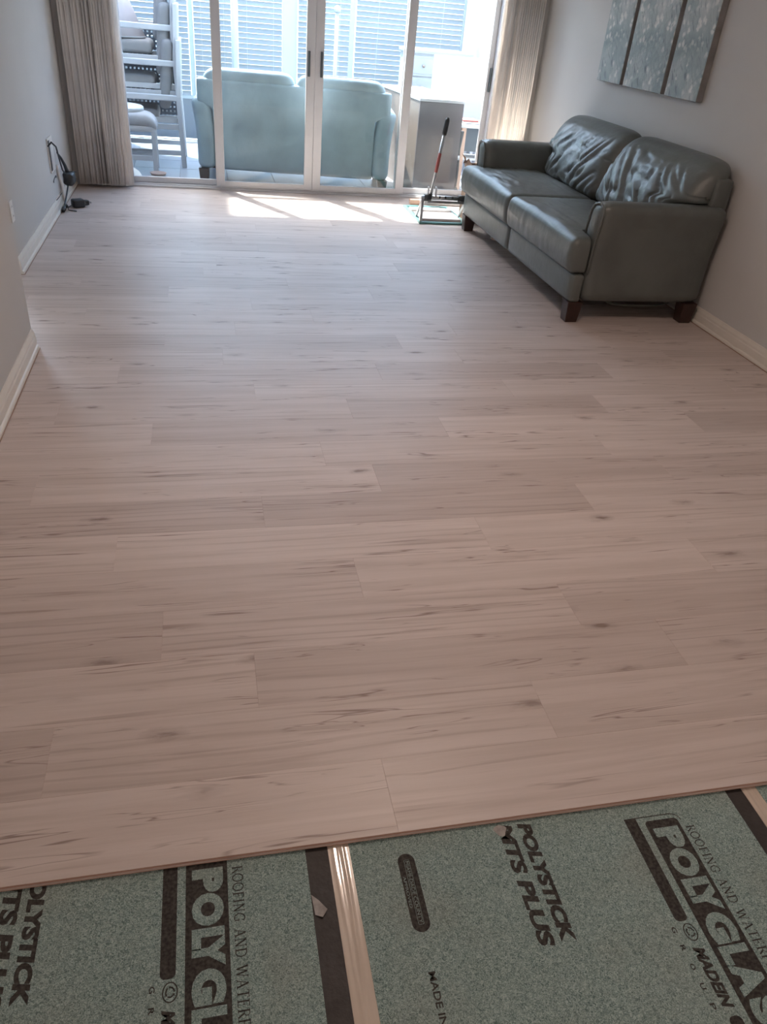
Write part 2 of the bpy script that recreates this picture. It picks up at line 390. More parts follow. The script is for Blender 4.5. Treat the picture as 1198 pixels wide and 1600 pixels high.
# ------------------------------------------------------------------ room shell
XL, XLN, XR, YD, YB, ZC = -1.09, -0.83, 2.99, 7.44, -3.0, 2.46
ZM = -0.0125                                 # top of the underlayment
floor = struct('floor', MB().box(-3.2, XR+0.15, YB-0.15, YD+0.12, -0.22, ZM-0.003), 'concrete', 'wide floor slab carrying pale planks and underlayment', 'floor')
LEN, ROW = 1.22, 0.1972
Y0 = 0.945
offs = {0: .352, 1: .81, 2: .075, 3: 1.05, 4: .418, 5: .895, 6: .15, 7: .595, 8: .414, 9: .97, 10: .588, 11: .183, 12: .80, 13: .052, 14: .99, 15: .128, 16: .568, 17: .239, 18: .988}
plank_mesh = {}
def plank_me(L, front):
    key = (round(L, 3), front)
    if key not in plank_mesh:
        g, h, r = 0.0001, ROW/2, 0.0004
        mb = MB(); a, b, c, d = -L/2+g, L/2-g, -h+g, h-g
        z0, z1 = -0.0115, 0.0
        vs = []
        for z, q in ((z0, 0), (z1-r, 0), (z1, r)):
            vs += [(a+q, c+q, z), (b-q, c+q, z), (b-q, d-q, z), (a+q, d-q, z)]
        fs = [(3, 2, 1, 0), (8, 9, 10, 11)]
        for l in (0, 4):
            for k in range(4): fs.append((l+k, l+(k+1) % 4, l+4+(k+1) % 4, l+4+k))
        mb.add(vs, fs)
        if front: mb.box(a, b, c-0.004, c, -0.0090, -0.0062)     # the tongue of the last row
        plank_mesh[key] = mb.mesh('plank')
    return plank_mesh[key]
row = 0
while Y0 + row*ROW < YD-0.03:
    yc = Y0 + (row+0.5)*ROW
    xa = XLN+0.012 if yc < 3.68 else (-1.6 if yc < 4.82 else XL+0.012)
    xb = XR-0.012
    of = offs.get(row, random.uniform(0, LEN)) % LEN
    cuts = [xa] + [x for x in (of + LEN*k for k in range(-4, 5)) if xa+0.05 < x < xb-0.05] + [xb]
    for p, q in zip(cuts, cuts[1:]):
        o = link('plank', plank_me(q-p, row == 0), 'plank_wood', floor)
        o.location = ((p+q)/2, yc, 0)
    row += 1
YF = Y0 + row*ROW

struct('wall_right', MB().box(XR, XR+0.12, YB, YD+0.1, -0.2, ZC), 'wall_paint', 'pale grey painted wall behind the leather sofa', 'wall')
wl = MB().box(XL-0.12, XL, 4.86, YD+0.1, -0.2, ZC).box(XL-0.12, XL, 3.60, 4.86, 2.05, ZC)
struct('wall_left_far', wl, 'wall_paint', 'pale grey wall with loose black cables beside the glass door', 'wall')
struct('wall_left_near', MB().box(XLN-0.38, XLN, YB, 3.72, -0.2, ZC), 'wall_paint', 'pale grey wall stub ending at the side opening', 'wall')
wd = MB().box(XL-0.12, -0.645, YD, YD+0.12, -0.2, ZC).box(2.60, XR+0.12, YD, YD+0.12, -0.2, ZC).box(-0.645, 2.60, YD, YD+0.12, 2.06, ZC)
struct('wall_back', wd, 'wall_paint', 'wall around the sliding glass door', 'wall')
struct('wall_front', MB().box(-3.2, XR+0.12, YB-0.12, YB, -0.2, ZC), 'wall_paint', 'plain wall at the near end of the room', 'wall')
struct('ceiling', MB().box(-3.4, XR+0.15, YB-0.12, YD+0.12, ZC, ZC+0.12), 'ceiling_paint', 'white ceiling of the living room', 'ceiling')
# side room seen only by its daylight
sr = MB().box(-3.2, -3.08, 3.0, YD+0.12, -0.2, ZC).box(-3.08, XLN-0.38, 3.48, 3.60, -0.2, ZC)
sr.box(-3.08, -2.95, YD, YD+0.12, -0.2, ZC).box(-1.32, XL-0.12, YD, YD+0.12, -0.2, ZC).box(-2.95, -1.32, YD, YD+0.12, -0.2, 0.08).box(-2.95, -1.32, YD, YD+0.12, 2.25, ZC)
struct('wall_side_room', sr, 'wall_paint', 'walls of the adjoining side room', 'wall')
# baseboards with a shoe step
def baseboard(name, a, b, nrm, label):
    a, b, n = Vector((*a, 0)), Vector((*b, 0)), Vector((*nrm, 0))
    prof = [(0, 0.004), (0.025, 0.004), (0.025, 0.012), (0.021, 0.019), (0.0145, 0.022), (0.0145, 0.026), (0.016, 0.028), (0.016, 0.060), (0.013, 0.066), (0.013, 0.078), (0.007, 0.090), (0.004, 0.098), (0, 0.098)]
    vs = [p + n*d + Vector((0, 0, z)) for p in (a, b) for d, z in prof]
    k = len(prof)
    fs = [(i, (i+1) % k, k+(i+1) % k, k+i) for i in range(k)] + [tuple(range(k)), tuple(range(k, 2*k))]
    o = struct(name, MB().add(vs, fs), 'trim_paint', label, 'baseboard')
    g = MB().add([p + n*d + Vector((0, 0, z)) for p in (a, b) for d, z in ((0, 0.0005), (0.0275, 0.0005), (0.0275, 0.004), (0, 0.004))],
                 [(0, 1, 5, 4), (1, 2, 6, 5), (2, 3, 7, 6), (3, 0, 4, 7), (0, 1, 2, 3), (4, 5, 6, 7)])
    g.build('bottom_gap', 'shoe_wood', o)
baseboard('baseboard_right', (XR, YB), (XR, YD), (-1, 0), 'cream baseboard along the wall behind the sofa')
baseboard('baseboard_left_near', (XLN, YB), (XLN, 3.715), (1, 0), 'cream baseboard on the wall stub by the side opening')
baseboard('baseboard_left_far', (XL, 4.86), (XL, YD), (1, 0), 'cream baseboard under the loose black cables')

# ------------------------------------------------------------------ sliding door (door_1)
d1 = tag(bpy.data.objects.new('door_1', None), 'white aluminium sliding glass door with four panels', 'door', None, 'structure'); COL.objects.link(d1)
ya, yb = YD+0.005, YD+0.115
MB().box(-0.645, 2.60, ya, yb, -0.010, 0.018).box(-0.645, 2.60, ya+0.02, ya+0.03, 0.018, 0.03).box(-0.645, 2.60, ya+0.075, ya+0.085, 0.018, 0.03).build('track', 'aluminium_white', d1, bevel=0.002)
MB().box(-0.645, -0.622, ya, yb, 0.018, 2.06).build('jamb', 'aluminium_white', d1)
MB().box(2.577, 2.60, ya, yb, 0.018, 2.06).build('jamb', 'aluminium_white', d1)
MB().box(-0.622, 2.577, ya, yb, 2.03, 2.06).build('head', 'aluminium_white', d1)
def panel(x0, x1, yc, sl, sr_, handle):
    t = 0.016
    p = MB().box(x0, x0+sl, yc-t, yc+t, 0.03, 2.03).box(x1-sr_, x1, yc-t, yc+t, 0.03, 2.03).box(x0+sl, x1-sr_, yc-t, yc+t, 0.03, 0.075).box(x0+sl, x1-sr_, yc-t, yc+t, 1.965, 2.03).build('door_panel', 'aluminium_white', d1, bevel=0.003)
    MB().box(x0+sl-0.006, x1-sr_+0.006, yc-0.003, yc+0.003, 0.069, 1.971).build('glass_pane', 'glass', p)
    if handle is not None:
        hx, z0 = handle
        MB().box(hx-0.010, hx+0.010, yc-t-0.018, yc-t, z0, z0+0.19).build('pull_handle', 'handle_grey', p, bevel=0.003)
yo, yi = ya+0.080, ya+0.025
panel(-0.622, 0.190, yo, 0.024, 0.075, (-0.610, 0.972))
panel(0.112, 0.972, yi, 0.075, 0.074, (0.920, 0.945))
panel(0.974, 1.834, yi, 0.074, 0.075, (1.028, 0.945))
panel(1.755, 2.577, yo, 0.075, 0.045, (2.562, 0.925))

# ------------------------------------------------------------------ vertical blinds
def vane_me(curve):
    W_, H_, t = 0.089, 2.0, 0.0009
    mb = MB(); n = 5; vs = []; fs = []
    for side in (0, 1):
        for z in (0, H_):
            for i in range(n):
                u = i/(n-1)-0.5
                vs.append((curve*(1-4*u*u) + (t if side else 0), u*W_, z))
    def V(s_, zz, i): return s_*2*n + zz*n + i
    for i in range(n-1):
        fs.append((V(0, 0, i), V(0, 1, i), V(0, 1, i+1), V(0, 0, i+1))); fs.append((V(1, 0, i), V(1, 0, i+1), V(1, 1, i+1), V(1, 1, i)))
        for zz in (0, 1): fs.append((V(0, zz, i), V(0, zz, i+1), V(1, zz, i+1), V(1, zz, i)))
    for i in (0, n-1): fs.append((V(0, 0, i), V(1, 0, i), V(1, 1, i), V(0, 1, i)))
    return mb.add(vs, fs).mesh('vane', True)
VANE = vane_me(0.006); VANE.materials.append(MATS['vane_fabric'])
def vblind(name, label, xs, angs, rail):
    t = thing(name, label, 'blind', ((xs[0]+xs[-1])/2, 7.38, 0))
    ox = t.location.x
    MB().box(rail[0]-ox, rail[1]-ox, -0.025, 0.025, 2.05, 2.09).build('head_rail', 'white_plastic', t)
    for x, a in zip(xs, angs):
        v = link('vane', VANE, None, t); v.location = (x-ox, 0, 0.022+random.uniform(-0.003, 0.003)); v.rotation_euler = (0, 0, a)
    pts = []
    MB().tube([(x-ox, -0.046, 0.035-0.006*(i % 2)) for i, x in enumerate(xs)], 0.0014, 5).build('bottom_chain', 'white_plastic', t)
    MB().tube([(xs[-1 if xs[0] < 0 else 0]-ox, -0.052, 2.0), (xs[-1 if xs[0] < 0 else 0]-ox, -0.052, 0.10), (xs[-1 if xs[0] < 0 else 0]-ox+0.004, -0.05, 0.03)], 0.0016, 5).build('bead_cord', 'white_plastic', t)
nv = 26
vblind('vertical_blind', 'beige vertical blind gathered beside the cables and stacked chairs', [-1.00 + 0.37*(i+0.35*math.sin(i*2.3))/(nv-1) for i in range(nv)],
       [math.radians(random.uniform(-6, 6) - (20 if i in (11, 12, 13, 14, 15, 16) else 48)) for i in range(nv)], (-1.06, 0.95))
nv = 15
vblind('vertical_blind', 'beige vertical blind gathered beside the sofa', [2.615 + 0.27*i/(nv-1) for i in range(nv)],
       [math.radians(random.uniform(-3, 3) + (66 if i < 3 else 50)) for i in range(nv)], (1.0, 2.95))

# ------------------------------------------------------------------ sofas
def crease(p, s=1.0):
    return 0.0
def sofa(name, label, L, loc, rz, leathermat, seed):
    t = thing(name, label, 'sofa', loc, rz)
    H2, ai, at = L/2, L/2-0.17, 0.052
    off = Vector((seed*3.1, seed*1.7, 0))
    for s in (-1, 1):
        for y in (0.385, -0.385):
            x = s*(H2-0.055)
            mb = MB(); b_, t_ = 0.037, 0.048
            vs = [(x+a*r, y+b*r, z) for z, r in ((0, b_), (0.126, t_)) for a, b in ((-1, -1), (1, -1), (1, 1), (-1, 1))]
            mb.add(vs, [(3, 2, 1, 0), (4, 5, 6, 7), (0, 1, 5, 4), (1, 2, 6, 5), (2, 3, 7, 6), (3, 0, 4, 7)])
            mb.build('leg', 'leg_wood', t, bevel=0.004)
    MB().rbox(-ai-0.02, ai+0.02, -0.40, 0.36, 0.125, 0.29, 0.015, (6, 6, 4)).build('seat_base', leathermat, t, True)
    for s in (-1, 1):
        x0, x1 = (0.002, H2-0.004) if s > 0 else (-H2+0.004, -0.002)
        MB().rbox(x0, x1, 0.36, 0.435, 0.122, 0.292, 0.022, (14, 4, 8)).build('front_rail', leathermat, t, True)
    def flare(s):
        def fn(p):
            k = max(0.0, (p.z-0.30)/0.40)
            return Vector((p.x + s*at*k*k, p.y, p.z))
        return fn
    for s in (-1, 1):
        x0, x1 = (ai, H2) if s > 0 else (-H2, -ai)
        a = MB().rbox(x0, x1, -0.44, 0.362, 0.122, 0.692, 0.062, (8, 16, 16), flare(s)).build('arm', leathermat, t, True)
        # piping round the arm front
        pts = []
        for k in range(0, 21):
            u = k/20.0
            zz, xx = 0.30, 0.0
            if u < 0.4: xx, zz = x0+0.012, 0.30 + (0.63-0.30)*u/0.4
            elif u > 0.6: xx, zz = x1-0.012, 0.63 - (0.63-0.30)*(u-0.6)/0.4
            else:
                an = math.pi*(1-(u-0.4)/0.2); xx = (x0+x1)/2 + math.cos(an)*(0.085-0.012); zz = 0.63 + math.sin(an)*0.054
            p = flare(s)(Vector((xx, 0.352, zz))); pts.append(p)
        MB().tube(pts, 0.007, 6).build('piping', leathermat, a, True)
    def back_wide(p):
        k = max(0.0, min(1.0, (p.z-0.61)/0.05))
        return Vector((p.x*(1 + k*((H2-0.02)/(ai+0.012)-1)), p.y - 0.010*max(0, (p.z-0.3)/0.5), p.z))
    MB().rbox(-ai-0.012, ai+0.012, -0.430, -0.315, 0.125, 0.84, 0.022, (24, 6, 36), back_wide).build('back_panel', leathermat, t, True)
    for s in (-1, 1):
        def seatfn(p, s=s):
            u = (p.x*s)/(H2); v = (p.y+0.15)/0.62
            d = max(0, 1-(2*min(1, max(0, u))-1)**2)*max(0, 1-(2*min(1, max(0, v))-1)**4)
            q = Vector(p)
            if p.z > 0.44:
                q.z += 0.030*d
                w_ = noise.noise(Vector((p.x*7, p.y*26, 0))+off) * 0.007 + noise.noise(Vector((p.x*22, p.y*60, 3))+off)*0.0025
                q.z += w_*min(1, d*2)
            if p.y > 0.42:
                k = max(0, 1-abs(p.z-0.40)/0.13)
                q.y += 0.018*k + 0.006*k*noise.noise(Vector((p.x*30, p.z*6, 1))+off)*math.exp(-((u-0.45)/0.3)**2)*2
            return q
        x0, x1 = (0.003, ai-0.004) if s > 0 else (-ai+0.004, -0.003)
        x0, x1 = (0.003, H2-0.002) if s > 0 else (-H2+0.002, -0.003)
        def tee(p, s=s):
            q = seatfn(p)
            if p.y < 0.366 and p.x*s > ai-0.004: q.x = s*(ai-0.004)
            return q
        c = MB().rbox(x0, x1, -0.16, 0.470, 0.292, 0.495, 0.040, (46, 56, 14), tee)
        c.build('seat_cushion', leathermat, t, True)
    for s in (-1, 1):
        def backfn(p, s=s):
            # p in a box: x along the sofa, y thickness, z height
            u = p.x*s/ai; hz = (p.z-0.47)/0.45
            q = Vector(p)
            wide = max(0, min(1, (p.z-0.672)/0.025))
            if u > 0.5: q.x = s*(ai*0.5 + (p.x*s - ai*0.5)*(1 + wide*0.28))
            f = max(0, 1-(2*min(1, max(0, u))-1)**4)*max(0, 1-abs(2*hz-0.85)**3)
            if p.y > -0.2:
                q.y += 0.055*f
                rot = p.x*0.75 + p.z*s*0.65
                w1 = noise.noise(Vector((rot*13, (p.z*0.8-p.x*0.5*s)*3.2, 5))+off*2)
                w2 = 1-abs(noise.noise(Vector((rot*17, (p.z-p.x*0.6*s)*3.5, 9))+off*2))
                w3 = noise.noise(Vector((rot*36, (p.z-p.x*0.6*s)*7, 2))+off)
                q.y += (0.014*w1 - 0.030*max(0, w2-0.80)/0.2*0.85 + 0.006*w3)*f
            q.y -= 0.17*max(0, hz)**1.5
            edge = max(0, abs(2*min(1, max(0, u))-1)-0.6)/0.4
            if p.z > 0.75: q.z -= 0.030*edge*edge + (0.02*edge if s*0 else 0)
            return q
        x0, x1 = (0.003, ai-0.004) if s > 0 else (-ai+0.004, -0.003)
        MB().rbox(x0, x1, -0.305, -0.135, 0.475, 0.925, 0.075, (56, 12, 44), backfn).build('back_cushion', leathermat, t, True)
    return t
sofa('leather_sofa', 'grey green two-seat leather sofa against the wall under the paintings', 2.24, (2.515, 5.225, 0), math.radians(90), 'leather', 1)
c8 = math.radians(-7.5)
bx, by = 0.835, 7.71
sofa('leather_loveseat', 'teal leather loveseat seen from behind on the porch', 1.78, (bx - 0.44*math.sin(c8)*1.0, by + 0.44*math.cos(c8), -0.02), c8, 'leather_hazed', 4).scale = (1, 1, 1.035)

# ------------------------------------------------------------------ three paintings
for (y0, y1, lab) in ((5.765, 6.150, 'narrow blossom canvas next to the gathered blind'), (5.175, 5.715, 'wide middle blossom canvas of the three'), (4.735, 5.122, 'narrow blossom canvas farthest from the gathered blind')):
    t = thing('canvas_painting', lab, 'painting', (XR, (y0+y1)/2, 1.165), 0, 'blossom triptych above the sofa')
    h = (y1-y0)/2
    MB().box(-0.044, -0.001, -h, h, 0, 0.95).build('wrapped_canvas', 'canvas_edge', t, bevel=0.003)
    MB().box(-0.0465, -0.0442, -h+0.002, h-0.002, 0.002, 0.948).build('painted_face', 'blossom_painting', t)

# ------------------------------------------------------------------ underlayment and its print
BFONT = None
def text_verts(txt, bold=0.0, shear=0.0):
    cu = bpy.data.curves.new('txt', 'FONT'); cu.body = txt; cu.offset = bold; cu.shear = shear; cu.resolution_u = 4
    o = bpy.data.objects.new('txt', cu); COL.objects.link(o)
    dg = bpy.context.evaluated_depsgraph_get(); dg.update()
    me = o.evaluated_get(dg).to_mesh()
    vs = [v.co.copy() for v in me.vertices]; fs = [tuple(p.vertices) for p in me.polygons]
    o.evaluated_get(dg).to_mesh_clear(); bpy.data.objects.remove(o); bpy.data.curves.remove(cu)
    return vs, fs
def put_text(mb, txt, ys, ye, x0, x1, z, bold=0.0, shear=0.0):
    """text reading towards -y, letter tops towards +x: y from ys down to ye, x from x0 (base) to x1 (cap)"""
    vs, fs = text_verts(txt, bold, shear)
    a, b = min(v.x for v in vs), max(v.x for v in vs); c, d = min(v.y for v in vs), max(v.y for v in vs)
    mb.add([(x0 + (v.y-c)/(d-c)*(x1-x0), ys + (v.x-a)/(b-a)*(ye-ys), z) for v in vs], fs)
def strip(mb, pts, wd, z, close=False):
    """flat ribbon through 2-D points"""
    pts = [Vector((p[0], p[1], 0)) for p in pts]
    n = len(pts); vs = []; fs = []
    for i, p in enumerate(pts):
        a = pts[(i-1) % n] if (close or i > 0) else p; b = pts[(i+1) % n] if (close or i < n-1) else p
        d = (b-a).normalized(); q = Vector((-d.y, d.x, 0))*wd/2
        vs += [(p.x+q.x, p.y+q.y, z), (p.x-q.x, p.y-q.y, z)]
    for i in range(n if close else n-1):
        j = (i+1) % n; fs.append((2*i, 2*i+1, 2*j+1, 2*j))
    mb.add(vs, fs)
def rrect(x0, x1, y0, y1, r, n=6, corners=(1, 1, 1, 1)):
    out = []
    for (cx, cy, a0, on) in ((x1-r, y1-r, 0, corners[0]), (x0+r, y1-r, 90, corners[1]), (x0+r, y0+r, 180, corners[2]), (x1-r, y0+r, 270, corners[3])):
        if not on:
            out.append((cx + r*(1 if a0 in (0, 270) else -1), cy + r*(1 if a0 in (0, 90) else -1))); continue
        for k in range(n+1):
            a = math.radians(a0 + 90*k/n); out.append((cx+r*math.cos(a), cy+r*math.sin(a)))
    return out
def poly(mb, pts, z): mb.add([(p[0], p[1], z) for p in pts], [tuple(range(len(pts)))])
# serif capitals drawn as strokes (x right, y up, cap height 1): (points, thick)
SER = {
 'R': (0.66, [([(.14, 0), (.14, 1)], 2), ([(.14, .97), (.38, .97), (.52, .86), (.52, .66), (.38, .52), (.14, .52)], 1), ([(.34, .52), (.62, .03)], 2), ([(.02, .02), (.28, .02)], 1), ([(.02, .98), (.2, .98)], 1), ([(.54, .02), (.7, .02)], 1)]),
 'O': (0.80, [([(.40+.36*math.cos(a*math.pi/10), .5+.49*math.sin(a*math.pi/10)) for a in range(21)], 1.6)]),
 'F': (0.58, [([(.14, 0), (.14, 1)], 2), ([(.02, .98), (.52, .98), (.52, .80)], 1), ([(.14, .52), (.40, .52)], 1), ([(.40, .42), (.40, .62)], 1), ([(.02, .02), (.28, .02)], 1)]),
 'I': (0.32, [([(.16, 0), (.16, 1)], 2), ([(.03, .02), (.29, .02)], 1), ([(.03, .98), (.29, .98)], 1)]),
 'N': (0.78, [([(.13, 0), (.13, 1)], 1), ([(.13, 1), (.64, 0)], 2), ([(.64, 0), (.64, 1)], 1), ([(.03, .02), (.24, .02)], 1), ([(.02, .98), (.16, .98)], 1), ([(.54, .98), (.75, .98)], 1)]),
 'G': (0.78, [([(.66, .74), (.64, .93), (.42, .99), (.20, .88), (.06, .62), (.06, .38), (.20, .10), (.44, .01), (.64, .10), (.64, .42)], 1.5), ([(.48, .42), (.76, .42)], 1)]),
 'A': (0.74, [([(.10, 0), (.36, 1)], 1), ([(.36, 1), (.64, 0)], 2), ([(.2, .34), (.54, .34)], 1), ([(.0, .02), (.2, .02)], 1), ([(.52, .02), (.76, .02)], 1)]),
 'D': (0.78, [([(.14, 0), (.14, 1)], 2), ([(.14, .98), (.40, .98), (.62, .84), (.70, .5), (.62, .16), (.40, .02), (.14, .02)], 1.4), ([(.02, .02), (.2, .02)], 1), ([(.02, .98), (.2, .98)], 1)]),
 'W': (1.05, [([(.10, 1), (.32, 0)], 2), ([(.32, 0), (.52, .95)], 1), ([(.52, .95), (.74, 0)], 2), ([(.74, 0), (.94, 1)], 1), ([(.0, .98), (.22, .98)], 1), ([(.84, .98), (1.04, .98)], 1)]),
 'T': (0.66, [([(.33, 0), (.33, 1)], 2), ([(.04, .80), (.04, .98), (.62, .98), (.62, .80)], 1), ([(.2, .02), (.46, .02)], 1)]),
 'E': (0.62, [([(.14, 0), (.14, 1)], 2), ([(.02, .98), (.52, .98), (.52, .80)], 1), ([(.14, .52), (.40, .52)], 1), ([(.40, .42), (.40, .62)], 1), ([(.02, .02), (.56, .02), (.56, .22)], 1)]),
 'P': (0.60, [([(.14, 0), (.14, 1)], 2), ([(.14, .98), (.38, .98), (.54, .86), (.54, .62), (.38, .48), (.14, .48)], 1.2), ([(.02, .02), (.28, .02)], 1), ([(.02, .98), (.2, .98)], 1)]),
 ' ': (0.42, [])}
def serif(mb, txt, ys, scale_y, x0, x1, z):
    h = x1-x0; pen = 0.0
    for ch in txt:
        wd, strokes = SER[ch]
        for pts, th in strokes:
            strip(mb, [(x0 + py*h, ys - (pen+px)*scale_y) for px, py in pts], 0.00135*th, z)
        pen += wd + 0.10
    return pen
ZI, ZL = ZM+0.0003, ZM+0.0005
LETTERS = [('P', 0, .052), ('O', .053, .119), ('L', .123, .163), ('Y', .140, .197), ('G', .199, .262), ('L', .266, .303), ('A', .300, .360), ('S', .364, .412), ('S', .416, .464)]
def logo(sheet, bxl, yp):
    """dark block with the knocked-out company name; bxl = left edge, yp = start of the name"""
    m = MB()
    poly(m, rrect(bxl, bxl+0.083, yp-0.485, yp+0.020, 0.010), ZI)
    poly(m, rrect(bxl-0.045, bxl-0.0165, yp-0.206, yp+0.032, 0.010, corners=(0, 0, 1, 1)), ZI)
    poly(m, rrect(bxl-0.041, bxl-0.0145, yp-0.55, yp-0.385, 0.010, corners=(1, 1, 0, 0)), ZI)
    # thin open frame over the block
    strip(m, [(bxl-0.018, yp+0.031), (bxl+0.072, yp+0.031), (bxl+0.083, yp+0.027), (bxl+0.089, yp+0.020), (bxl+0.091, yp+0.012)], 0.0022, ZI)
    m.build('printed_logo_block', 'ink', sheet)
    n = MB()
    for ch, a, b in LETTERS: put_text(n, ch, yp-a, yp-b, bxl+0.012, bxl+0.074, ZL, 0.072)
    n.build('printed_logo_letters', 'membrane', sheet)
    s_ = MB(); serif(s_, 'ROOFING AND WATERPROOFING', yp-0.004, 0.0219, bxl+0.093, bxl+0.114, ZI)
    s_.build('printed_lettering', 'ink', sheet)
    q = MB(); put_text(q, 'MADEIN', yp-0.258, yp-0.372, bxl-0.040, bxl-0.016, ZI, 0.05, 0.25)
    q.build('printed_lettering', 'ink', sheet)
    for i, ch in enumerate('GROUP'):
        q = MB(); put_text(q, ch, yp-0.214-0.036*i, yp-0.226-0.036*i, bxl-0.063, bxl-0.053, ZI, 0.02); q.build('printed_letter', 'ink', sheet)
    r = MB(); cx, cy = bxl-0.026, yp-0.229
    strip(r, [(cx+0.013*math.cos(a), cy+0.017*math.sin(a)) for a in [k*math.pi/9 for k in range(18)]], 0.0022, ZI, True)
    for k in range(3):
        a0 = k*2*math.pi/3
        strip(r, [(cx+0.0075*math.cos(a0+u), cy+0.0085*math.sin(a0+u)) for u in (0, .4, .8, 1.2, 1.5)], 0.0026, ZI)
        e = a0+1.5; px, py = cx+0.0075*math.cos(e), cy+0.0085*math.sin(e)
        poly(r, [(px+0.003*math.cos(e), py+0.003*math.sin(e)), (px-0.003*math.sin(e), py+0.003*math.cos(e)), (px-0.003*math.cos(e), py-0.003*math.sin(e))], ZI)
    r.build('printed_emblem', 'ink', sheet)
def names(sheet, x, ys):
    m = MB(); put_text(m, 'POLYSTICK', ys, ys-0.266, x, x+0.032, ZI, 0.058, 0.15)
    m.build('printed_lettering', 'ink', sheet); m = MB()
    put_text(m, 'MTS PLUS', ys+0.004, ys-0.268, x-0.047, x-0.013, ZI, 0.050, 0.15)
    m.build('printed_lettering', 'ink', sheet)
SY0, SY1 = -1.2, 1.10
def sheet(label, x0, x1, selv=None, film=None):
    o = MB().box(x0, x1, SY0, SY1, ZM-0.0028, ZM).build('underlayment_sheet', 'membrane')
    tag(o, label, 'underlayment', 'underlayment sheets on the bare floor')
    if selv: MB().box(selv[0], selv[1], SY0, SY1, ZM-0.0028, ZM-0.0016).build('bare_selvage', 'black_bitumen', o)
    if film:
        f0, f1 = film; m = MB(); nx, ny = 14, 150; vs = []; fs = []
        for j in range(ny+1):
            y = SY0 + (SY1-SY0)*j/ny
            for i in range(nx+1):
                u = i/nx
                z = ZM-0.0010 + 0.0014*max(0, noise.noise(Vector((u*5+f0*9+0.5*math.sin(y*9), y*5, 2)))) + 0.0022*math.exp(-((u-0.58-0.10*math.sin(y*8+f0*5))/0.07)**2) + 0.0014*math.exp(-((u-0.33-0.07*math.sin(y*11+1))/0.05)**2)
                if y > 0.92: z = min(z, ZM+0.0006)
                vs.append((f0+(f1-f0)*u, y, z))
        for j in range(ny):
            for i in range(nx):
                a = j*(nx+1)+i; fs.append((a, a+1, a+nx+2, a+nx+1))
        m.add(vs, fs).build('release_film', 'film', o, True)
    return o
sa = sheet('teal underlayment sheet with block logo running under the plank edge', XLN+0.004, 0.146, selv=(0.1462, 0.1935))
MB().add([(0.147, 0.842, ZM), (0.150, 0.800, ZM), (0.164, 0.792, ZM+0.003), (0.175, 0.806, ZM+0.004), (0.160, 0.828, ZM+0.002)], [(0, 1, 2, 3, 4)]).build('torn_flap', 'paper_mark', sa)
logo(sa, -0.101, 0.931); names(sa, -0.402, 0.987)
sb = sheet('teal underlayment sheet printed with a dark rounded badge', 0.2402, 1.165, selv=(1.1652, 1.2095), film=(0.194, 0.240))
logo(sb, 0.9225, 0.874); names(sb, 0.624, 0.933)
m = MB(); poly(m, [(0.3555 + 0.0185*math.cos(a), (0.882 if k < 11 else 0.751) + 0.0185*math.sin(a)) for k, a in enumerate([math.pi*i/10 for i in range(11)] + [math.pi + math.pi*i/10 for i in range(11)])], ZI)
put_text(m, 'MADE IN USA', 0.658, 0.510, 0.346, 0.360, ZI, 0.018)
m.build('printed_badge', 'ink', sb)
m = MB(); strip(m, rrect(0.3505, 0.3615, 0.748, 0.886, 0.002, 2), 0.0008, ZL, True)
put_text(m, 'MIAMI-DADE COUNTY', 0.883, 0.751, 0.3525, 0.3600, ZL); put_text(m, 'APPROVED', 0.850, 0.783, 0.3405, 0.3465, ZL)
m.build('badge_lettering', 'membrane', sb)
sc_ = sheet('teal underlayment sheet beyond the second film strip', 1.2502, 2.17, selv=(2.1702, 2.214), film=(1.2100, 1.2500))
sheet('underlayment sheet along the baseboard behind the sofa wall', 2.2542, XR-0.02, film=(2.2145, 2.254))
# scuffed pale spot on the printed name
o = MB()
poly(o, [(0.582+0.014*math.cos(a)*(1+.25*math.sin(3*a)), 0.922+0.014*math.sin(a)) for a in [k*math.pi/8 for k in range(16)]], ZL+0.0002)
o.build('scuff_mark', 'paper_mark', sb)

# ------------------------------------------------------------------ cables and plates on the wall
t = thing('wall_outlet', 'white outlet plate on the wall near the side opening', 'outlet', (XL, 4.925, 0.345))
MB().box(0.0005, 0.006, -0.036, 0.036, -0.058, 0.058).build('cover_plate', 'white_plastic', t, bevel=0.002)
for z in (-0.026, 0.026):
    r = MB().rbox(0.0055, 0.008, -0.017, 0.017, z-0.014, z+0.014, 0.006, (2, 4, 4)).build('receptacle', 'white_plastic', t)
    MB().box(0.0075, 0.0085, -0.009, -0.006, z-0.004, z+0.006).box(0.0075, 0.0085, 0.006, 0.009, z-0.004, z+0.006).build('slot', 'dark_plastic', r)
t = thing('cable_wall_plate', 'grey cable pass-through plate with dark slot on wall', 'wall plate', (XL, 6.45, 0.40))
MB().box(0.0005, 0.010, -0.10, 0.10, -0.115, 0.115).build('cover_plate', 'white_plastic', t, bevel=0.003)
MB().box(0.009, 0.013, -0.095, -0.045, -0.10, 0.10).build('slot_recess', 'dark_plastic', t)
t = thing('power_cable', 'black power cable hanging from the wall plate with inline lump', 'cable', (XL, 6.5, 0))
MB().tube([(0.012, -0.17, 0.47), (0.04, -0.18, 0.50), (0.055, -0.10, 0.46), (0.05, 0.0, 0.36), (0.045, 0.10, 0.27), (0.05, 0.20, 0.21), (0.055, 0.24, 0.17)], 0.006, 8).build('upper_cord', 'dark_plastic', t, True)
def lump(p):
    q = Vector(p); k = noise.noise(p*22)*0.012; return Vector((q.x+k, q.y+k, q.z+k))
MB().rbox(0.018, 0.105, 0.18, 0.31, 0.13, 0.235, 0.035, (8, 8, 8), lump).build('bundle', 'dark_plastic', t, True)
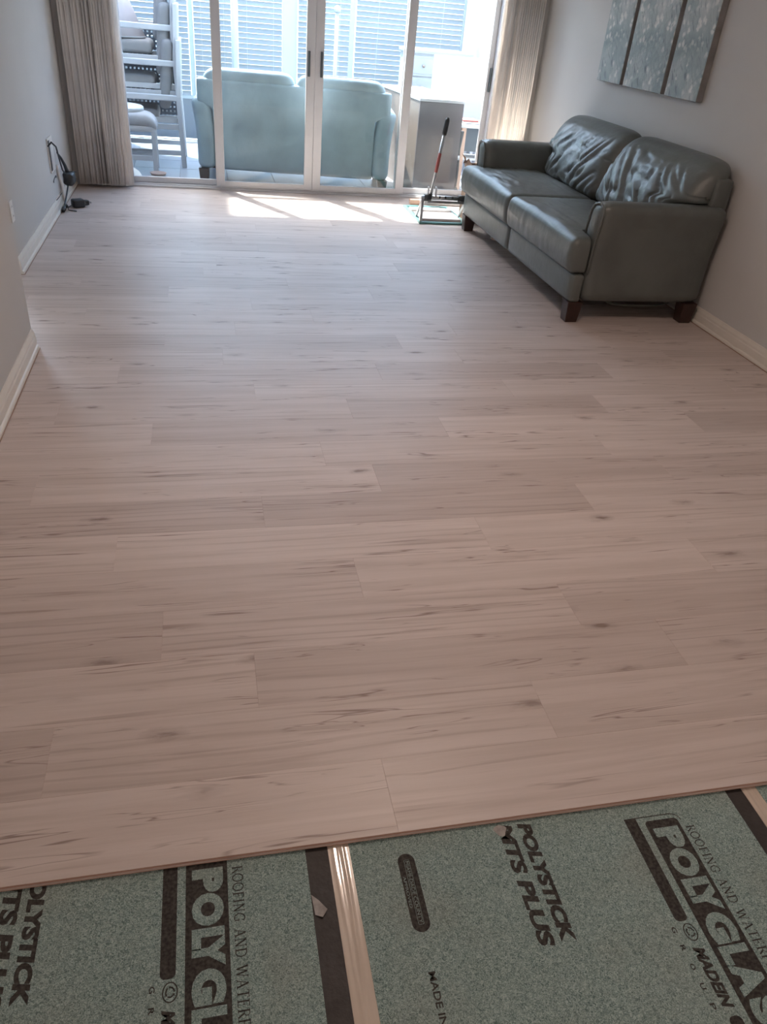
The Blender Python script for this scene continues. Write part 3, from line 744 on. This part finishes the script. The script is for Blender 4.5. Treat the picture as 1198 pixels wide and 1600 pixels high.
MB().tube([(0.055, 0.23, 0.15), (0.05, 0.17, 0.11), (0.045, 0.10, 0.07), (0.04, 0.03, 0.04), (0.04, -0.03, 0.022)], 0.006, 8).build('lower_cord', 'dark_plastic', t, True)
MB().tube([(0.04, -0.01, 0.030), (0.04, -0.05, 0.020), (0.042, -0.10, 0.018)], [0.010, 0.018, 0.014], 10).build('plug', 'dark_plastic', t, True)
MB().tube([(0.06, 0.24, 0.22), (0.05, 0.21, 0.28), (0.035, 0.17, 0.34), (0.02, 0.12, 0.385)], [0.016, 0.012, 0.009, 0.005], 8).build('stub_cord', 'dark_plastic', t, True)
MB().tube([(0.07, 0.30, 0.20), (0.08, 0.42, 0.20), (0.08, 0.55, 0.17)], 0.004, 6).build('thin_wire', 'dark_plastic', t, True)
pts = [(0.014 + 0.02*math.sin(a), -0.02 + 0.10*math.cos(a), 0.10 + 0.02*math.sin(a)) for a in [k*math.pi/8 for k in range(17)]]
MB().tube(pts, 0.003, 6, False).build('wire_loop', 'dark_plastic', t, True)
pts = [(0.012 + 0.008*math.sin(a), -0.08 + 0.055*math.cos(a), 0.235 + 0.022*math.sin(a)) for a in [k*math.pi/6 for k in range(10)]]
MB().tube(pts, 0.003, 6, False).build('wire_loop', 'dark_plastic', t, True)
t = thing('power_adapter', 'black plug adapter lying on the planks by the baseboard', 'adapter', (-0.965, 6.60, 0), 0.5)
MB().rbox(-0.045, 0.045, -0.035, 0.035, 0.001, 0.062, 0.012, (6, 6, 6)).build('body', 'dark_plastic', t, True)
MB().rbox(0.04, 0.085, -0.022, 0.022, 0.012, 0.05, 0.010, (4, 4, 4)).build('plug_head', 'dark_plastic', t, True)
MB().box(0.084, 0.102, -0.010, -0.007, 0.024, 0.036).build('prong', 'steel', t); MB().box(0.084, 0.102, 0.007, 0.010, 0.024, 0.036).build('prong', 'steel', t)
MB().tube([(-0.045, 0, 0.02), (-0.09, -0.02, 0.01), (-0.11, -0.09, 0.006), (-0.07, -0.14, 0.006)], 0.004, 6).build('cord', 'dark_plastic', t, True)
t = thing('white_cable', 'thick white cord hanging down the wall behind black cable', 'cord', (0, 0, 0))
o = MB().tube([(XL+0.010, 6.60, 0.30), (XL+0.012, 6.62, 0.22), (XL+0.024, 6.63, 0.14), (XL+0.030, 6.62, 0.05), (XL+0.035, 6.60, 0.010)], 0.011, 8).build('cord_sleeve', 'white_plastic', t, True)
MB().tube([(XL+0.035, 6.602, 0.012), (XL+0.045, 6.56, 0.008)], 0.013, 8).build('cord_end', 'dark_plastic', t, True)

# ------------------------------------------------------------------ under and beside the sofa
t = thing('wire_bundle', 'loose pale wires lying under the sofa', 'wires', (2.62, 4.38, 0))
for i in range(5):
    ph = random.uniform(0, 6)
    MB().tube([(-0.20+0.05*i*0.3, 0.05*math.sin(ph), 0.07-0.006*i), (-0.08, 0.03*math.sin(ph+1), 0.030), (0.05, 0.04*math.cos(ph), 0.008+0.004*i), (0.22, 0.05*math.sin(ph+2), 0.012), (0.32, 0.03, 0.03)], 0.003, 6).build('wire', 'wire_grey', t, True)
t = thing('wood_scrap', 'small pale wood offcut under the far end of the sofa', 'offcut', (2.30, 6.02, 0), 0.6)
MB().box(-0.05, 0.05, -0.02, 0.02, 0.0005, 0.018).build('scrap_block', 'pale_wood', t, bevel=0.002); MB().box(-0.03, 0.07, 0.022, 0.045, 0.0005, 0.030).build('scrap_strip', 'white_plastic', t, bevel=0.002)
t = thing('cardboard_box', 'torn brown cardboard box behind the sofa arm', 'box', (2.36, 6.66, 0))
MB().box(-0.16, -0.152, -0.13, 0.13, 0.0, 0.44).build('side_panel', 'cardboard', t); MB().box(0.152, 0.16, -0.13, 0.13, 0.0, 0.44).build('side_panel', 'cardboard', t)
MB().box(-0.152, 0.152, -0.13, -0.122, 0.0, 0.47).build('side_panel', 'cardboard', t); MB().box(-0.152, 0.152, 0.122, 0.13, 0.0, 0.44).build('side_panel', 'cardboard', t)
MB().box(-0.152, 0.152, -0.122, 0.122, 0.0005, 0.008).build('bottom_panel', 'cardboard', t)
MB().add([(-0.16, -0.12, 0.44), (-0.16, 0.10, 0.44), (-0.22, 0.06, 0.52), (-0.20, 0.0, 0.50), (-0.235, -0.05, 0.46), (-0.21, -0.11, 0.51)], [(0, 1, 2, 3, 4, 5)]).build('torn_flap', 'cardboard', t)

# ------------------------------------------------------------------ flooring cutter
t = thing('flooring_cutter', 'steel flooring cutter with long lever handle on green base', 'cutter', (1.755, 6.445, 0))
MB().box(0.0, 0.42, 0.0, 0.025, 0.001, 0.018).box(0.0, 0.42, 0.60, 0.625, 0.001, 0.018).box(0.0, 0.025, 0.025, 0.60, 0.001, 0.018).box(0.395, 0.42, 0.025, 0.60, 0.001, 0.018).build('base_frame', 'green_steel', t, bevel=0.002)
MB().box(0.026, 0.394, 0.10, 0.36, 0.004, 0.024).build('cutting_bed', 'grey_board', t, bevel=0.002)
MB().box(0.026, 0.394, 0.40, 0.50, 0.004, 0.030).build('fence_bar', 'white_lacquer', t, bevel=0.002)
for x in (0.008, 0.385): MB().bar((x+0.01, 0.04, 0.018), (x+0.01, 0.04, 0.215), 0.022, 0.03).bar((x+0.01, 0.04, 0.205), (x+0.01, 0.20, 0.020), 0.012, 0.02).build('upright', 'steel', t, bevel=0.002)
MB().tube([(0.02, 0.04, 0.205), (0.40, 0.04, 0.205)], 0.018, 14).build('roller_bar', 'steel', t, True)
MB().box(0.06, 0.38, 0.025, 0.032, 0.165, 0.185).build('blade', 'steel', t)
for x in (0.03, 0.325): MB().tube([(x, 0.04, 0.205), (x+0.055, 0.04, 0.205)], 0.029, 16).build('end_collar', 'dark_plastic', t, True)
for x in (0.16, 0.21, 0.27): MB().tube([(x, 0.018, 0.205), (x, 0.026, 0.222)], 0.008, 10).build('bolt', 'dark_plastic', t, True)
a, b = Vector((0.085, 0.04, 0.225)), Vector((0.175, 0.10, 0.80))
def hp(u): return a + (b-a)*u
h = MB().tube([hp(0), hp(0.80)], 0.013, 12).build('lever_handle', 'steel', t, True)
MB().tube([hp(0.78), hp(0.80), hp(0.97), hp(1.0)], [0.016, 0.020, 0.019, 0.010], 12).build('grip', 'dark_plastic', h, True)
MB().tube([hp(0.30), hp(0.55)], 0.0138, 12).build('red_label', 'red_label', h, True)
for bx_ in (0.060, 0.125): MB().bar((bx_, 0.04, 0.215), (bx_, 0.04, 0.290), 0.012, 0.03).build('pivot_bracket', 'white_lacquer', t, bevel=0.002)
o = MB().box(1.845, 1.935, 7.16, 7.22, 0.001, 0.045).build('wood_offcut', 'pale_wood', None, bevel=0.003); tag(o, 'pinkish wood offcut on the floor by the door track', 'offcut')
t = thing('white_trim_piece', 'white plastic trim length lying behind the cutter', 'trim piece', (2.13, 7.20, 0), -0.05)
MB().box(-0.14, 0.20, -0.018, 0.018, 0.001, 0.045).build('trim_length', 'white_lacquer', t, bevel=0.004); MB().box(0.198, 0.208, -0.02, 0.02, 0.0, 0.049).build('end_stop', 'dark_plastic', t)

# ------------------------------------------------------------------ porch beyond the door
PZ, PY = -0.02, 10.28
fp = struct('floor_porch', MB().box(XL-0.2, 3.15, YD+0.12, PY+0.1, -0.22, PZ-0.006), 'grout', 'porch floor of pale square tiles', 'floor')
tm = None; TP = 0.45
x = -0.22 - 2*TP
while x < 3.1:
    y = YD+0.13
    while y < PY:
        x0, x1, y1 = max(x+0.004, XL+0.01), min(x+TP-0.004, 3.09), min(y+TP-0.008, PY-0.01)
        if tm is None or abs((x1-x0)-(TP-0.008)) > 1e-4 or abs(y1-y-(TP-0.008)) > 1e-4:
            me = MB().box(-(x1-x0)/2, (x1-x0)/2, -(y1-y)/2, (y1-y)/2, -0.006, 0).mesh('tile')
            if tm is None and abs((x1-x0)-(TP-0.008)) < 1e-4: tm = me
        else: me = tm
        o = link('tile', me, 'tile', fp); o.location = ((x0+x1)/2, (y+y1)/2, PZ)
        y += TP
    x += TP
struct('wall_porch_left', MB().box(XL-0.16, XL-0.0, YD+0.12, PY+0.1, -0.2, 4.4), 'stucco', 'white stucco wall raised unseen to block sun beside the stacked chairs', 'wall')  # unseen upper height added to keep sun off the left floor
struct('wall_porch_right', MB().box(3.10, 3.22, YD+0.12, PY+0.1, -0.2, 2.5), 'stucco', 'white porch wall behind the dresser', 'wall')
kw = MB().box(XL, 3.10, PY, PY+0.10, PZ+0.02, 0.42)
struct('wall_porch_far', kw, 'knee_wall', 'low knee wall under the porch windows', 'wall')
gx = [-1.09, -0.06, 0.42, 1.04, 1.76, 3.10]
ww = [0.05, 0.05, 0.06, 0.17, 0.06, 0.05]
for i in range(5):
    a, b = gx[i]+ww[i]/2, gx[i+1]-ww[i+1]/2
    fr = MB().box(gx[i]-ww[i]/2 if i else gx[i], a, PY, PY+0.06, 0.42, 2.45)
    if i == 4: fr.box(b, 3.10, PY, PY+0.06, 0.42, 2.45)
    fr.box(a, b, PY, PY+0.06, 0.42, 0.46).box(a, b, PY, PY+0.06, 2.40, 2.45)
    o = struct('window_%d' % (i+1), fr, 'porch_frame', 'white porch window bay number behind slatted blind'.replace(' number', ''), 'window')
    MB().box(a, b, PY+0.035, PY+0.041, 0.46, 2.40).build('glass_pane', 'glass', o)
    labs = ['slatted white blind behind the stacked chairs', 'narrow slatted blind behind the loveseat arm', 'slatted blind above the loveseat beside the wide mullion', 'narrow slatted blind behind the slim white pole', 'wide slatted blind beside the white dresser']
    t = thing('slatted_blind', labs[i], 'blind', ((a+b)/2, PY-0.04, 0), 0, 'slatted blinds on the porch windows')
    wdt = (b-a)/2-0.006
    MB().box(-wdt, wdt, -0.025, 0.025, 2.36, 2.40).build('head_rail', 'white_lacquer', t)
    sm = MB().bar((-wdt, 0, 0), (wdt, 0, 0), 0.052, 0.003).mesh('slat'); sm.materials.append(MATS['slat_vinyl'])
    z = 0.48
    while z < 2.35:
        s_ = link('slat', sm, None, t); s_.location = (0, 0, z); s_.rotation_euler = (math.radians(62), 0, 0); z += 0.0515
    MB().box(-wdt*0.6-0.001, -wdt*0.6+0.001, -0.030, -0.028, 0.46, 2.36).build('ladder_cord', 'white_lacquer', t); MB().box(wdt*0.6-0.001, wdt*0.6+0.001, -0.030, -0.028, 0.46, 2.36).build('ladder_cord', 'white_lacquer', t)
for i, y in enumerate((8.5, 9.5)): struct('trim_%d' % (i+1), MB().box(XL, 3.10, y-0.025, y+0.025, 2.45, 2.55), 'porch_frame', 'slim white porch roof beam', 'beam')
struct('trim_3', MB().box(XL, 3.22, PY-0.02, PY+0.1, 2.45, 2.57), 'porch_frame', 'white eave beam over the porch windows', 'beam')
struct('ground', MB().box(-30, 30, PY+0.1, 60, -0.4, -0.3), 'ground_pale', 'pale ground outside the porch', 'ground')
for (xx, z1, r, lab) in ((1.553, 1.42, 0.022, 'slim pale pole with rounded cap by the porch window'), (0.410, 1.9, 0.036, 'thick pale pole standing by the porch window')):
    t = thing('porch_pole', lab, 'pole', (xx, 10.10, PZ))
    MB().lathe([(0.10, 0), (0.10, 0.015), (r, 0.03)]).build('base_disc', 'porch_frame', t, True)
    MB().tube([(0, 0, 0.02), (0, 0, z1)], r, 14).build('shaft', 'porch_frame', t, True)
    MB().lathe([(r*1.7, 0), (r*1.8, 0.03), (r*1.2, 0.055), (0.001, 0.065)], (0, 0, z1)).build('cap', 'porch_frame', t, True)

# stacked patio chairs facing -x
def chair(label, z, dx, dy, cush):
    t = thing('patio_chair', label, 'chair', (-0.20+dx, 8.87+dy, PZ+z), 0, 'white patio chairs in one stack')
    for s in (-1, 1):
        y = s*0.315
        MB().bar((0.02, y, 0), (0.0, y, 0.60), 0.048).bar((0.0, y, 0.58), (0.025, y, 1.10), 0.046).build('rear_post', 'chair_white', t, bevel=0.006)
        MB().bar((-0.56, y, 0), (-0.56, y, 0.60), 0.042).build('front_leg', 'chair_white', t, bevel=0.006)
        MB().bar((-0.60, y, 0.615), (0.03, y, 0.615), 0.048, 0.050).build('armrest', 'chair_white', t, bevel=0.008)
        MB().bar((-0.56, y, 0.13), (0.0, y, 0.13), 0.030, 0.045).build('stretcher', 'chair_white', t, bevel=0.004)
        MB().bar((-0.56, y*0.93, 0.36), (0.0, y*0.93, 0.36), 0.03, 0.05).build('seat_rail', 'chair_white', t, bevel=0.004)
    MB().bar((0.022, -0.3, 1.08), (0.022, 0.3, 1.08), 0.04).build('top_rail', 'chair_white', t, bevel=0.006)
    sw = MB()
    for k in range(8): sw.bar((-0.55+0.045*k, -0.28, 0.375), (-0.55+0.045*k, 0.28, 0.375), 0.03, 0.006)
    sw.build('woven_seat', 'woven_dark', t)
    bw = MB()
    for k in range(11): bw.bar((0.0, -0.28, 0.46+0.055*k), (0.0, 0.28, 0.46+0.055*k), 0.006, 0.034)
    for k in range(9): bw.bar((-0.004, -0.27+0.0675*k, 0.44), (-0.004, -0.27+0.0675*k, 1.06), 0.034, 0.006)
    bw.build('woven_back', 'woven_light', t)
    lw = MB()
    for k in range(5): lw.bar((-0.54, 0.30, 0.41+0.04*k), (-0.03, 0.30, 0.41+0.04*k), 0.006, 0.022)
    for k in range(13): lw.bar((-0.52+0.04*k, 0.306, 0.39), (-0.52+0.04*k, 0.306, 0.595), 0.022, 0.006)
    lw.build('side_lattice', 'woven_dark', t)
    if cush:
        MB().rbox(-0.58, -0.20, -0.27, 0.27, 0.385, 0.50, 0.05, (14, 14, 6)).build('seat_cushion', 'cushion_grey', t, True)
        MB().rbox(-0.13, -0.02, -0.27, 0.27, 0.51, 1.10, 0.045, (6, 14, 14), lambda p: Vector((p.x - 0.10*(1.1-p.z), p.y, p.z))).build('back_cushion', 'cushion_grey', t, True)
    return t
chair('white patio chair at the bottom of the stack standing on the tiles', 0.0, 0.0, 0.0, True)
chair('white patio chair in the middle of the stack', 0.285, -0.010, 0.050, True)
chair('white patio chair on top of the stack under the lampshade', 0.57, -0.020, 0.100, True)
t = thing('lampshade', 'pinkish fabric lampshade resting on the top chair', 'lampshade', (-0.735, 8.97, 1.056))
MB().lathe([(0.245, 0.0), (0.250, 0.01), (0.10, 0.36), (0.097, 0.36), (0.242, 0.012), (0.245, 0.0)], n=40).build('shade', 'shade_fabric', t, True)
MB().lathe([(0.247, 0.0), (0.254, 0.002), (0.254, 0.012), (0.247, 0.014), (0.247, 0.0)], n=40).build('rim', 'cushion_pale', t, True)
t = thing('patio_ottoman', 'white footstool with pale cushion in front of stacked chairs', 'footstool', (-0.70, 8.385, PZ))
for sx in (-1, 1):
    for sy in (-1, 1): MB().bar((sx*0.255, sy*0.10, 0), (sx*0.255, sy*0.10, 0.36), 0.045).build('leg', 'chair_white', t, bevel=0.006)
for sy in (-1, 1): MB().bar((-0.25, sy*0.10, 0.115), (0.25, sy*0.10, 0.115), 0.03, 0.045).build('stretcher', 'chair_white', t, bevel=0.004)
MB().rbox(-0.28, 0.28, -0.12, 0.12, 0.34, 0.40, 0.02, (8, 8, 4)).build('apron', 'chair_white', t, True)
MB().rbox(-0.295, 0.295, -0.135, 0.135, 0.395, 0.505, 0.05, (14, 14, 6), lambda p: Vector((p.x, p.y, p.z-0.06*max(0, (p.x-0.18)/0.115)**2 if p.x > 0.18 else p.z))).build('cushion', 'cushion_pale', t, True)
t = thing('round_table', 'small round white pedestal table by the door jamb', 'table', (-0.705, 7.87, PZ))
MB().lathe([(0.0, 0.570), (0.20, 0.570), (0.215, 0.58), (0.215, 0.602), (0.205, 0.610), (0.0, 0.610)], n=40).build('table_top', 'white_lacquer', t, True)
MB().tube([(0, 0, 0.10), (0, 0, 0.57)], 0.022, 14).build('pedestal', 'chair_white', t, True)
MB().lathe([(0.155, 0), (0.152, 0.025), (0.130, 0.065), (0.080, 0.10), (0.03, 0.112), (0.022, 0.13)], n=32).build('domed_base', 'ceramic', t, True)
t = thing('terracotta_saucer', 'flat brown saucer on the tiles below the footstool', 'saucer', (-0.42, 8.10, PZ))
MB().lathe([(0.05, 0), (0.065, 0.004), (0.078, 0.024), (0.072, 0.024), (0.06, 0.008), (0.0, 0.008)], n=28).build('saucer_dish', 'terracotta', t, True)

# cabinet, dresser, board, side table on the right of the porch
t = thing('wood_cabinet', 'tall cabinet with oak side and grey front standing on porch', 'cabinet', (2.005, 7.765, PZ), 0)
def sk_(p): return (p[0] - 0.09*p[1]/1.0*1.0, p[1], p[2])
def skbox(x0, x1, y0, y1, z0, z1):
    m = MB().box(x0, x1, y0, y1, z0, z1); m.v = [(v[0]-0.095*v[1], v[1], v[2]) for v in m.v]; return m
skbox(0.0, 0.016, 0.017, 1.20, 0.0, 0.81).build('side_panel', 'oak_veneer', t); skbox(0.414, 0.430, 0.017, 1.20, 0.0, 0.81).build('side_panel', 'oak_veneer', t)
skbox(0.0, 0.430, 0.0, 0.016, 0.03, 0.81).build('front_panel', 'grey_board', t, bevel=0.002)
skbox(-0.006, 0.440, -0.008, 1.21, 0.812, 0.836).build('top_panel', 'white_lacquer', t, bevel=0.003)
skbox(0.017, 0.413, 1.18, 1.20, 0.0, 0.81).build('back_panel', 'grey_board', t); skbox(0.01, 0.42, 0.01, 0.03, 0.0, 0.03).build('plinth', 'dark_plastic', t)
t = thing('white_dresser', 'white dresser with brass knobs behind the cabinet', 'dresser', (2.62, 9.45, PZ), 0)
MB().box(-0.36, 0.36, 0.0, 0.42, 0.04, 1.12).build('body', 'dresser_paint', t, bevel=0.004)
MB().box(-0.38, 0.38, -0.02, 0.43, 1.12, 1.15).build('top', 'dresser_paint', t, bevel=0.004)
for sx in (-1, 1):
    for yy in (0.03, 0.39): MB().bar((sx*0.32, yy, 0), (sx*0.32, yy, 0.05), 0.05).build('foot', 'dresser_paint', t)
for k in range(5):
    z0 = 0.07+k*0.208
    d = MB().box(-0.33, 0.33, -0.014, -0.001, z0, z0+0.195).box(-0.305, 0.305, -0.020, -0.014, z0+0.025, z0+0.170).build('drawer', 'dresser_paint', t, bevel=0.003)
    for sx in (-0.19, 0.19): MB().lathe([(0.004, 0), (0.006, 0.012), (0.017, 0.022), (0.015, 0.032), (0.0, 0.036)], n=14).build('knob', 'brass', d, True).matrix_local = Matrix.Translation((sx, -0.018, z0+0.10)) @ Matrix.Rotation(math.radians(90), 4, 'X')
t = thing('white_board', 'large blank white board leaning in front of dresser', 'board', (2.72, 8.95, PZ), 0.0)
m = MB().box(-0.30, 0.30, 0.0, 0.02, 0.55, 1.14); m.build('board_panel', 'white_lacquer', t, bevel=0.004)
for sx in (-0.24, 0.24): MB().bar((sx, 0.02, 0), (sx, 0.01, 0.58), 0.03, 0.02).bar((sx, 0.30, 0), (sx, 0.03, 0.95), 0.03, 0.02).build('prop_leg', 'white_lacquer', t)
MB().box(0.286, 0.300, -0.006, 0.0, 0.92, 1.12).build('clip', 'grey_board', t)
t = thing('side_table', 'small white-topped table with oak leg beside the grey cabinet', 'table', (2.74, 8.22, PZ), 0)
MB().box(-0.22, 0.22, -0.16, 0.16, 0.575, 0.605).build('table_top', 'white_lacquer', t, bevel=0.004)
for sx, sy in ((-1, -1), (1, -1), (-1, 1), (1, 1)): MB().bar((sx*0.18, sy*0.13, 0), (sx*0.18, sy*0.13, 0.575), 0.050).build('leg', 'pale_wood', t, bevel=0.003)
MB().box(-0.15, 0.20, -0.12, 0.12, 0.36, 0.57).build('drawer_box', 'woven_dark', t)
MB().box(-0.15, 0.20, -0.14, 0.14, 0.28, 0.30).build('shelf', 'white_lacquer', t)
t = thing('red_lidded_tray', 'white tray with red edge on the small table', 'tray', (2.70, 8.22, PZ+0.606))
MB().rbox(-0.14, 0.10, -0.10, 0.10, 0.0, 0.022, 0.008, (6, 6, 3)).build('tray_body', 'white_lacquer', t, True); MB().rbox(-0.142, 0.02, -0.102, 0.102, 0.022, 0.036, 0.006, (6, 6, 2)).build('lid', 'red_label', t, True)
t = thing('vacuum_hose', 'dark hose standing between the grey cabinet and small table', 'hose', (2.49, 7.95, PZ))
MB().tube([(0.0, 0, 0.01), (0.005, 0.0, 0.20), (0.0, 0.01, 0.40), (0.015, 0.0, 0.56)], 0.022, 12).build('hose_tube', 'dark_plastic', t, True)
MB().tube([(0.0, 0, 0.30), (0.0, 0, 0.34)], 0.0235, 12).build('ring', 'steel', t, True); MB().tube([(0.0, 0, 0.004), (0.0, 0, 0.04)], [0.05, 0.03], 12).build('floor_nozzle', 'dark_plastic', t, True)

# ------------------------------------------------------------------ ceiling lamp of the room and a second added as fill (above the frame)
for lx, ly, lab in ((0.85, 2.45, 'round frosted ceiling lamp over the open planks'), (1.0, -1.5, 'unseen fill lamp added on the ceiling near the front wall')):
    t = thing('ceiling_lamp', lab, 'lamp', (lx, ly, ZC), 0, 'ceiling lamps of the room')
    MB().lathe([(0.0, -0.001), (0.19, -0.001), (0.19, -0.03), (0.0, -0.03)], n=32).build('lamp_base', 'white_plastic', t, True)
    MB().lathe([(0.165, -0.031), (0.16, -0.06), (0.12, -0.095), (0.05, -0.112), (0.0, -0.114)], n=32).build('lamp_shade', 'lamp_glass', t, True)
